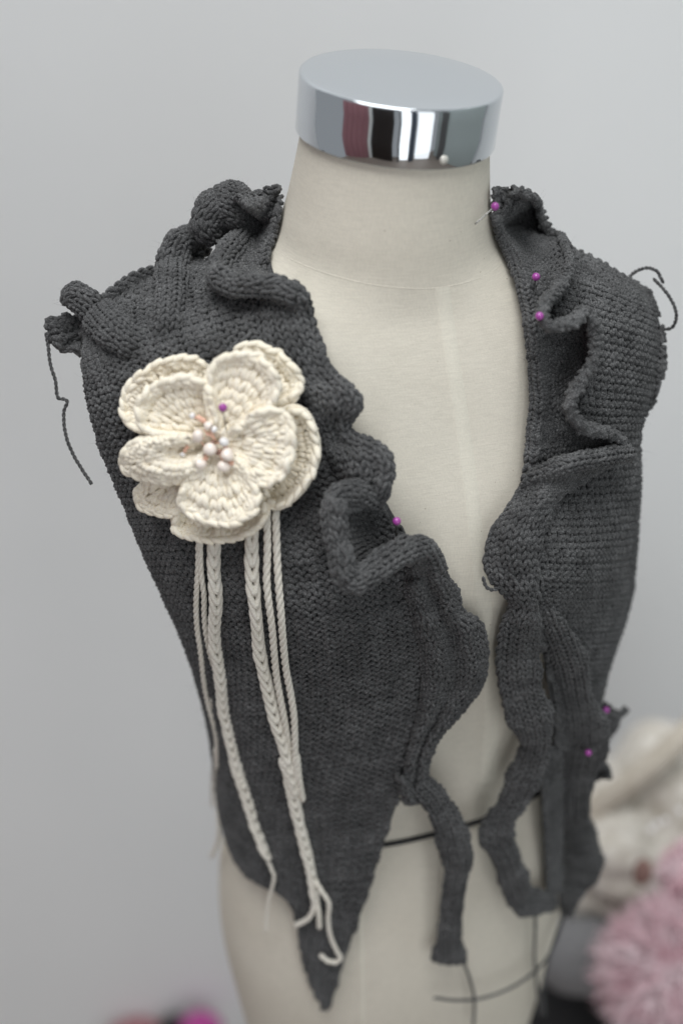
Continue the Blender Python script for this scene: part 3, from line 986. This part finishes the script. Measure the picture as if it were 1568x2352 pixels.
def petal(rim, offs, label=None, centre=(715, 770), inner=0.13, w=0.0057, h=0.0068, r=0.0019, rim_r=0.0025, n=70):
    """offs = heights at (inner, 0.4, 0.75, rim)"""
    rim = np.array(rim, float)
    rows = []
    for f, o in zip((inner, 0.42, 0.76, 0.97), offs):
        row = []
        for k, q in enumerate(rim):
            e = np.array(centre) + (q - np.array(centre)) * f
            a = abs(k / (len(rim) - 1) * 2 - 1)
            row.append((*fc(*e), o - 0.004 * a ** 3 * (f > 0.3)))
        rows.append(row)
    P = patch(rows, 34, n, None, 2)
    g1 = Geo()
    knit(g1, P, w, h, -1, r=r, seg=11, sides=6, jit=0.16, sink=0.1, cream=True, fuzz=0.22, refcol=n // 2)
    o = g1.build("petal", M["cream"], flower)
    if label: o["label"] = label
    # bound-off rim: a chain of V stitches, two strands leaning against each other
    edge = P[-1]; nn = normals(P)[-1]
    d = P[-1] - P[-3]; d /= np.linalg.norm(d, axis=1)[:, None]
    L = np.sum(np.linalg.norm(np.diff(edge, axis=0), axis=1))
    k = max(8, int(L / 0.0066))
    s = np.concatenate([[0], np.cumsum(np.linalg.norm(np.diff(edge, axis=0), axis=1))])
    def smp(A, q): return np.stack([np.interp(q, s, A[:, c]) for c in range(3)], 1)
    g2 = Geo()
    for side in (-1, 1):
        for i in range(k):
            c0 = (i + 0.5 + rng.normal(0, 0.08)) / k * L
            f = np.linspace(-1, 1, 9)
            q = np.clip(c0 + f * L / k * 0.74, 0, L)
            ac = side * (0.0013 + 0.0012 * f) + rng.normal(0, 0.0002)
            up = 0.0004 + 0.0014 * (1 - f ** 2) + 0.0003 * side
            p = smp(edge, q) + smp(d, q) * ac[:, None] + smp(nn, q) * up[:, None]
            g2.tube(p, rim_r * (0.42 + 0.42 * np.sqrt(1 - (0.96 * f) ** 2)) * rng.uniform(0.92, 1.1), None, 7)
    q = np.linspace(0, L, 60)
    g2.tube(smp(edge, q) - smp(nn, q) * 0.0012, rim_r * 0.55, None, 7)
    g2.build("petal_rim", M["cream"], o)["kind"] = "stuff"
    return o


# back layer
petal([(840, 330), (850, 180), (900, 125), (985, 105), (1100, 140), (1220, 220), (1300, 330), (1285, 440), (1190, 520), (1080, 560)], (.008, .010, .012, .017), "back petal peeping out at the upper right")
petal([(1090, 640), (1180, 565), (1270, 535), (1350, 580), (1402, 690), (1428, 830), (1395, 970), (1310, 1110), (1180, 1215), (1085, 1200), (1030, 1100)], (.008, .007, .008, .020), "wide open back petal at the right with a hollow centre")
petal([(560, 1060), (465, 1180), (428, 1310), (455, 1390), (580, 1432), (760, 1450), (930, 1410), (1035, 1335), (1075, 1230), (1030, 1120)], (.008, .009, .010, .020), "back petal forming the bottom lip of the flower")
petal([(520, 960), (380, 1030), (215, 1060), (190, 1150), (225, 1215), (330, 1250), (430, 1262), (500, 1180), (560, 1080)], (.008, .012, .018, .020), "small puckered back petal at the lower left")
petal([(400, 780), (240, 725), (130, 640), (90, 560), (110, 430), (225, 295), (390, 215), (540, 195), (640, 235), (690, 330)], (.008, .010, .013, .018), "wide back petal at the upper left")
# front layer
petal([(700, 640), (665, 480), (665, 320), (740, 205), (890, 165), (1040, 205), (1140, 335), (1130, 480), (1055, 575), (930, 640)], (.018, .023, .026, .031), "front petal at the upper right behind the purple pin")
petal([(880, 690), (960, 620), (1030, 565), (1120, 545), (1220, 615), (1240, 760), (1212, 900), (1170, 1000), (1075, 1062), (970, 1010), (880, 900)], (.018, .026, .031, .032), "front petal at the right overlapping the hollow one")
petal([(640, 930), (545, 1020), (490, 1090), (482, 1180), (550, 1255), (680, 1312), (830, 1332), (955, 1270), (1010, 1165), (985, 1040), (850, 940)], (.018, .026, .031, .033), "front petal at the bottom, cupped downwards")
petal([(560, 760), (430, 745), (320, 762), (205, 775), (118, 830), (92, 925), (160, 985), (300, 1015), (450, 1025), (540, 965), (600, 880)], (.018, .026, .034, .030), "front petal at the left folded over lengthwise")
petal([(560, 800), (430, 742), (330, 738), (230, 690), (188, 580), (220, 455), (335, 370), (480, 332), (615, 352), (695, 430), (690, 600)], (.018, .020, .024, .030), "front petal at the upper left, bowl shaped")

# tufted middle: short puckered wraps of the same wool
g1 = Geo()
for k in range(34):
    a = rng.uniform(0, 2 * math.pi); r0 = rng.uniform(5, 60); r1 = r0 + rng.uniform(70, 130)
    b = a + rng.normal(0, 0.25)
    pts = []
    for f in np.linspace(0, 1, 9):
        rr = r0 + (r1 - r0) * f; aa = a + (b - a) * f
        pts.append(lift(*fc(715 + rr * math.cos(aa), 770 + rr * math.sin(aa)), 0.020 + 0.0035 * math.sin(f * math.pi) + rng.uniform(0, .0006)))
    g1.tube(pts, 0.0013 * np.sin(np.linspace(0.35, math.pi - 0.35, 9)) + 0.0005, None, 7)
tag(g1.build("flower_centre", M["cream"], flower), "puckered middle of the flower", kind="stuff")

# beads
M["pearl"] = simple("pearl_bead", (0.90, 0.80, 0.72), 0.28, 0.0, 0.5)
M["white_bead"] = simple("white_bead", (0.86, 0.84, 0.83), 0.3, 0.0, 0.3)
M["peach"] = simple("peach_bead", (0.84, 0.50, 0.37), 0.2, 0.0, 0.6)
M["bronze"] = simple("bronze_bead", (0.30, 0.17, 0.13), 0.15, 0.3, 0.8)


def ball(c, r, squash, mat, name, parent, seed=0, nu=16, nv=10, lump=0.0, hole=False):
    R = np.random.default_rng(seed)
    q = R.normal(size=(3, 3)); q, _ = np.linalg.qr(q)
    th = np.linspace(0, 2 * math.pi, nu, endpoint=False)
    ph = np.linspace(0.02, math.pi - 0.02, nv)
    P = np.array([[(math.sin(b) * math.cos(a), math.sin(b) * math.sin(a), math.cos(b) * squash) for a in th] for b in ph])
    if lump:
        k = R.normal(size=3) * 1.6
        P = P * (1 + lump * np.sin(P @ k * 2 + R.uniform(0, 6)))[:, :, None]
    P = (P @ q.T) * r + np.asarray(c)
    return np_mesh(name, P.reshape(-1, 3), closed_grid(P), mat, parent)


PXM = 0.0000853
beads = [(562, 595, 22, "white_bead"), (604, 606, 17, "peach"), (620, 615, 17, "peach"), (636, 625, 17, "peach"), (668, 660, 32, "pearl"), (708, 686, 23, "white_bead"),
         (598, 730, 42, "pearl"), (548, 763, 17, "bronze"), (534, 790, 14, "peach"), (524, 808, 14, "peach"), (512, 828, 14, "peach"), (496, 856, 18, "white_bead"),
         (700, 770, 15, "bronze"), (680, 815, 44, "pearl"), (776, 770, 34, "white_bead"), (786, 806, 16, "peach"), (800, 855, 46, "pearl"), (745, 832, 14, "bronze"),
         (732, 850, 12, "bronze"), (762, 838, 12, "peach"), (775, 935, 42, "pearl"), (826, 912, 21, "peach"), (620, 917, 40, "pearl"), (650, 860, 13, "bronze"),
         (655, 882, 14, "peach"), (690, 706, 13, "peach"), (665, 716, 14, "peach")]
for i, (x, y, r, mt) in enumerate(beads):
    c = lift(*fc(x, y), 0.0290 + r * PXM * 0.7)
    ball(c, r * PXM * (1.0 if r > 25 else 1.05), 0.85 if r > 25 else 0.8, M[mt], "bead", flower, i, lump=0.10 if mt == "pearl" else 0.0)


for a_, b_ in (((562, 595), (668, 660)), ((668, 660), (720, 760)), ((548, 763), (640, 745)), ((548, 763), (496, 856)), ((640, 800), (598, 730)), ((620, 917), (680, 815)),
               ((775, 935), (745, 835)), ((826, 912), (790, 850)), ((776, 770), (720, 780)), ((640, 690), (720, 760))):
    n_ = np.linspace(0, 1, 12)
    q = [lift(*fc(a_[0] + (b_[0] - a_[0]) * f, a_[1] + (b_[1] - a_[1]) * f), 0.0288 + 0.002 * math.sin(f * math.pi)) for f in n_]
    g1 = Geo(); g1.tube(q, 0.00045, None, 6)
    g1.build("bead_thread", M["peach"], flower)


# ------------------------------------------------------------------ hanging cords
def c6(x, y): return 313.6 + 0.36 * x, 1191.7 + 0.36 * y
def c8(x, y): return 376.3 + 0.36 * x, 1693.4 + 0.36 * y


def chain_cord(path, label, width=0.0090, pitch=0.0096, r=0.00178):
    p = strand_pts(path, 200)
    L = np.sum(np.linalg.norm(np.diff(p, axis=0), axis=1))
    k = int(L / pitch)
    p = resample(p, k * 8 + 1)
    t = np.gradient(p, axis=0); t /= np.linalg.norm(t, axis=1)[:, None]
    v = CAM - p; v /= np.linalg.norm(v, axis=1)[:, None]
    tw = 0.35 * np.sin(np.linspace(0, 7, len(p))) + np.linspace(0, 0.9, len(p)) ** 3
    b = np.cross(t, v); b /= np.linalg.norm(b, axis=1)[:, None]; n = np.cross(b, t)
    b, n = b * np.cos(tw)[:, None] + n * np.sin(tw)[:, None], n * np.cos(tw)[:, None] - b * np.sin(tw)[:, None]
    g1 = Geo()
    m = 22
    ph = np.linspace(0, 2 * math.pi, m, endpoint=False)
    for i in range(k):
        w = width * rng.uniform(0.9, 1.08)
        y = (i - 0.45 + 1.85 * (0.5 + 0.5 * np.cos(ph)))          # 1 at the pointed lower end
        x = 0.5 * (w - 2 * r) * np.sin(ph) * (0.25 + 0.75 * np.sin(ph / 2) ** 1.5) * 1.3
        z = 0.9 * r * np.cos(ph) + 0.3 * r
        idx = np.clip(y * 8, 0, len(p) - 1)
        f = lambda A: np.stack([np.interp(idx, np.arange(len(p)), A[:, c]) for c in range(3)], 1)
        g1.tube(f(p) + f(b) * x[:, None] + f(n) * z[:, None], r, None, 7, closed=True)
    o = g1.build("chain_cord", M["cotton"], flower)
    return tag(o, label, kind="stuff")


def P6(lst, off=0.010): return [(*c6(*q[:2]), q[2] if len(q) > 2 else off) for q in lst]
def P8(lst, off=0.010): return [(*c8(*q[:2]), q[2] if len(q) > 2 else off) for q in lst]


chain_cord(P6([(498, 90, .012), (493, 300), (503, 430), (507, 560), (497, 700), (505, 830), (527, 950), (543, 1100), (555, 1220), (580, 1330), (608, 1450), (645, 1600), (690, 1720)])
           + P8([(455, 170), (520, 350), (570, 530), (612, 650), (655, 770)]), "crocheted chain cord, the left one of two")
chain_cord(P6([(735, 60, .012), (735, 260), (738, 370), (748, 480), (760, 600), (772, 720), (782, 830), (802, 940), (832, 1060), (860, 1180), (888, 1290), (922, 1400), (952, 1500), (985, 1620), (1012, 1750)])
           + P8([(770, 130), (810, 300), (845, 470), (875, 600), (905, 720), (935, 850), (955, 960), (962, 1040)]), "crocheted chain cord, the longer right one of two")


def cotton(path, label, r=0.0023, n=140):
    p = strand_pts(path, n)
    g1 = Geo(); plied(g1, p, r, 3, 0.019, 7)
    o = g1.build("yarn_strand", M["cotton"], flower)
    o["label"] = label
    return o


cotton(P6([(832, -60, .012), (835, 200), (830, 380), (842, 520), (865, 700), (877, 850), (892, 1000), (912, 1120), (937, 1250), (960, 1380, .008), (985, 1500, .006)]), "straight twisted strand next to the right chain cord")
cotton(P6([(888, -60, .012), (895, 200), (905, 400), (920, 580), (932, 750), (952, 950), (980, 1100), (1003, 1250), (1010, 1400), (1012, 1560), (1024, 1680)]) + P8([(845, 100), (862, 260), (885, 400, .008)]), "rightmost twisted strand under the flower")
cotton(P6([(395, 90, .012), (393, 300), (385, 440), (380, 560), (387, 700), (402, 800), (417, 920), (432, 1050), (457, 1180), (490, 1300), (512, 1420), (515, 1600)]) + P8([(330, 60), (336, 200), (332, 330), (345, 480), (352, 600), (338, 680), (305, 760)]), "leftmost twisted strand slipping over the side", r=0.0018)
cotton(P6([(404, 90, .012), (412, 330), (430, 480), (432, 600), (442, 720), (470, 860, .008), (500, 960, .004)]), "twisted strand beside the left chain cord", r=0.0018)
cotton(P6([(478, 1150, .006), (485, 1300, .004), (486, 1500, .003)]) + P8([(318, 60, .002), (312, 200, .002), (306, 330, .002), (308, 440, .002)]), "thin strand behind the leftmost one", r=0.0010)
cotton(P8([(655, 765), (690, 850), (703, 890), (690, 960), (668, 1040), (655, 1140), (652, 1240)]), "loose end of the left chain cord", r=0.0014)
cotton(P8([(950, 960), (955, 1080, .014), (925, 1150, .014), (880, 1180, .013), (838, 1200, .012)]), "short loose end bent to the left", r=0.0020)
cotton(P8([(962, 1000), (985, 1110, .013), (992, 1215, .012)]), "stubby loose end pointing down", r=0.0020)
cotton(P8([(960, 900), (1005, 980, .015), (1052, 1060, .016), (1046, 1160, .014), (1062, 1270, .013), (1105, 1370, .012), (1128, 1410, .012), (1090, 1436, .013), (1035, 1422, .014), (1000, 1388, .014)]), "hooked loose end of the right chain cord", r=0.0018)

fuzz_build("wool", "wool_fuzz", M["wool"], vest, 0.000035)
fuzz_build("cream", "wool_fuzz", M["cream"], flower, 0.00004)

# ------------------------------------------------------------------ pins
PINHEAD = None


def pin(head, tip, label, r=0.0024):
    """head and tip as (x, y, off)"""
    h = lift(*head); t = lift(*tip)
    o = empty("dressmaker_pin", tuple(t))
    tag(o, label, "pin", "purple-headed pins")
    ball(h, r, 1.0, M["purple"], "pin_head", o, 3, 20, 14)
    g1 = Geo(); g1.tube(np.linspace(h, t, 6), 0.00045, None, 8)
    g1.build("pin_shaft", M["steel"], o)


pin((512, 936, .040), (519, 985, .026), "purple-headed pin stuck in the cream crochet flower")
pin((1136, 474, .016), (1090, 515, -.002), "purple-headed pin slanting into the neck of the dress form")
pin((1230, 636, .026), (1226, 662, .004), "upper of two purple pins on the right collar band")
pin((1238, 726, .046), (1230, 752, .004), "lower of two purple pins on the right collar band")
pin((911, 1197, .030), (908, 1250, .022), "purple-headed pin standing at the ruffle above the bare chest")
pin((1391, 1631, .024), (1385, 1650, .006), "purple pin in the topmost tab of the hanging strip")
pin((1350, 1729, .074), (1349, 1750, .044), "purple pin in the lower tab of the hanging strip")

# ------------------------------------------------------------------ blurred things behind
def lumpy(name, c, radii, mat, parent=None, amp=0.12, freq=3.0, seed=1, nu=64, nv=40, power=2.0):
    R = np.random.default_rng(seed)
    th = np.linspace(0, 2 * math.pi, nu, endpoint=False); ph = np.linspace(0.01, math.pi - 0.01, nv)
    S = np.array([[(math.sin(b) * math.cos(a), math.sin(b) * math.sin(a), math.cos(b)) for a in th] for b in ph])
    d = np.zeros(S.shape[:2])
    for k in range(7):
        v = R.normal(size=3) * freq * (1 + 0.5 * k)
        d += np.sin(S @ v + R.uniform(0, 6)) / (1 + 0.5 * k)
    E = np.sign(S) * np.abs(S) ** (2.0 / power)
    P = E * (1 + amp * d / 2.5)[:, :, None] * np.array(radii) + np.asarray(c)
    return np_mesh(name, P.reshape(-1, 3), closed_grid(P)[:, ::-1], mat, parent)


M["cream_cloth"] = yarn_mat("cream_plush", (0.46, 0.42, 0.36), (0.60, 0.56, 0.50), (0.74, 0.71, 0.66), fine=60, broad=18, bump=0.6)
M["tan"] = yarn_mat("tan_braid", (0.44, 0.39, 0.32), (0.52, 0.47, 0.40), (0.60, 0.55, 0.48), fine=120, broad=30)
M["pink"] = yarn_mat("pink_petals", (0.74, 0.46, 0.52), (0.88, 0.68, 0.725), (0.91, 0.78, 0.81), fine=45, broad=16)
M["magenta"] = simple("magenta_plush", (0.42, 0.06, 0.27), 0.8)
M["red"] = simple("red_felt", (0.34, 0.13, 0.15), 0.8)
M["black_cloth"] = simple("black_cloth", (0.008, 0.008, 0.009), 0.8)
M["grey_cloth"] = simple("grey_cloth", (0.20, 0.20, 0.205), 0.8)
M["bud"] = simple("brown_bud", (0.24, 0.14, 0.12), 0.8)


def blob_thing(name, label, cat, c):
    return tag(empty(name, tuple(c)), label, cat)


# black bag standing on the floor, carrying the heap
bc = at_depth(1400, 2330, 1.56)
bag = blob_thing("black_bag", "black cloth bag in the dark lower right corner, out of focus", "bag", (bc[0], bc[1], -1.22))
top = -0.36
lumpy("bag_body", (bc[0] + 0.06, bc[1] + 0.02, (top - 1.22) / 2), (0.20, 0.13, (top + 1.22) / 2), M["black_cloth"], bag, 0.05, 2.0, 3, power=3.2)
gc = at_depth(1330, 2195, 1.52)
tag(lumpy("grey_pouch", gc, (0.052, 0.04, 0.044), M["grey_cloth"], None, 0.05, 2.0, 5), "small grey pouch lying on the black bag beside the hip", "pouch")

# cream plush heap with a tan braided edge
hc = at_depth(1575, 1925, 1.60)
heap = blob_thing("cream_blanket", "folded cream plush blanket with tan braided edge behind the dress form", "blanket", hc)
lumpy("blanket_fold", hc + np.array((0, 0.02, -0.02)), (0.140, 0.11, 0.130), M["cream_cloth"], heap, 0.16, 2.2, 8)
lumpy("blanket_fold", at_depth(1400, 2000, 1.55), (0.075, 0.05, 0.070), M["cream_cloth"], heap, 0.2, 2.6, 9)
g1 = Geo(); g1.tube(catmull(np.array([at_depth(*q) for q in ((1300, 1915, 1.55), (1370, 1850, 1.53), (1450, 1792, 1.51), (1520, 1735, 1.50), (1590, 1672, 1.50), (1680, 1600, 1.52))]), 60), 0.014, None, 12)
g1.build("braided_edge", M["tan"], heap)
for i, (x, y) in enumerate(((1508, 1892), (1526, 1885), (1560, 1862), (1494, 1905))):
    ball(at_depth(x, y, 1.44), 0.0035, 1.0, M["white_bead"], "sequin", heap, i, 10, 8)


def fluffy(name, label, x, y, depth, rad, n, seed, mat):
    """fluffy head: fine strands spread over a ball"""
    R = np.random.default_rng(seed)
    c = at_depth(x, y, depth)
    o = blob_thing(name, label, "flower", c)
    core = lumpy("flower_core", c, (rad * 0.72,) * 3, mat, o, 0.1, 3, seed, 32, 20)
    m = n * 24
    v = R.normal(size=(m, 3)); v /= np.linalg.norm(v, axis=1)[:, None]
    t = np.cross(v, R.normal(size=(m, 3))); t /= np.linalg.norm(t, axis=1)[:, None]
    b = np.cross(v, t)
    clump = 1 + 0.16 * np.sin(v @ np.array((5.1, 3.2, -4.4)) + seed) + 0.12 * np.sin(v @ np.array((-7.3, 6.0, 5.2)))
    L = (rad * R.uniform(0.18, 0.44, m) * clump)[:, None]; W = rad * 0.016
    V = []
    for f, w in ((0, 1), (0.5, 0.9), (1.0, 0.3)):
        q = c + v * (rad * 0.66 + L * f) + t * L * 0.5 * f * f
        V += [q - b * W * w, q + b * W * w]
    V = np.stack(V, 1).reshape(-1, 3)
    F = (np.arange(m)[:, None, None] * 6 + np.array([(0, 1, 3, 2), (2, 3, 5, 4)])[None]).reshape(-1, 4)
    gg = Geo(); gg.add(V, F)
    tag(gg.build("petal_fluff", mat, o), kind="stuff")
    return o


fluffy("pink_flower", "large fluffy pink flower head, blurred in the lower right corner", 1545, 2235, 1.40, 0.074, 300, 4, M["pink"])
fluffy("pink_flower", "smaller pink flower head at the right edge above the large one", 1592, 2010, 1.42, 0.036, 120, 6, M["pink"])
tag(lumpy("brown_bud", at_depth(1474, 2002, 1.40), (0.009, 0.009, 0.017), M["bud"], None, 0.1, 3, 2, 24, 16), "small reddish brown bud between the cream blanket and pink flower", "bud")

# things on the floor at the lower left
for nm, lab, x, y, dp, rr, mt in (("magenta_pouf", "bright magenta plush ball just showing at the bottom edge", 462, 2364, 2.38, (0.036, 0.03, 0.030), "magenta"),
                                  ("dark_pouf", "dark round thing left of the magenta ball at the bottom edge", 402, 2372, 2.42, (0.030, 0.03, 0.028), "black_cloth"),
                                  ("red_pouf", "dull red cushion just showing at the bottom left edge", 320, 2388, 2.42, (0.055, 0.04, 0.026), "red")):
    c = at_depth(x, y, dp)
    tag(lumpy(nm, c, rr, M[mt], None, 0.08, 3, 11, 32, 20), lab, "cushion")
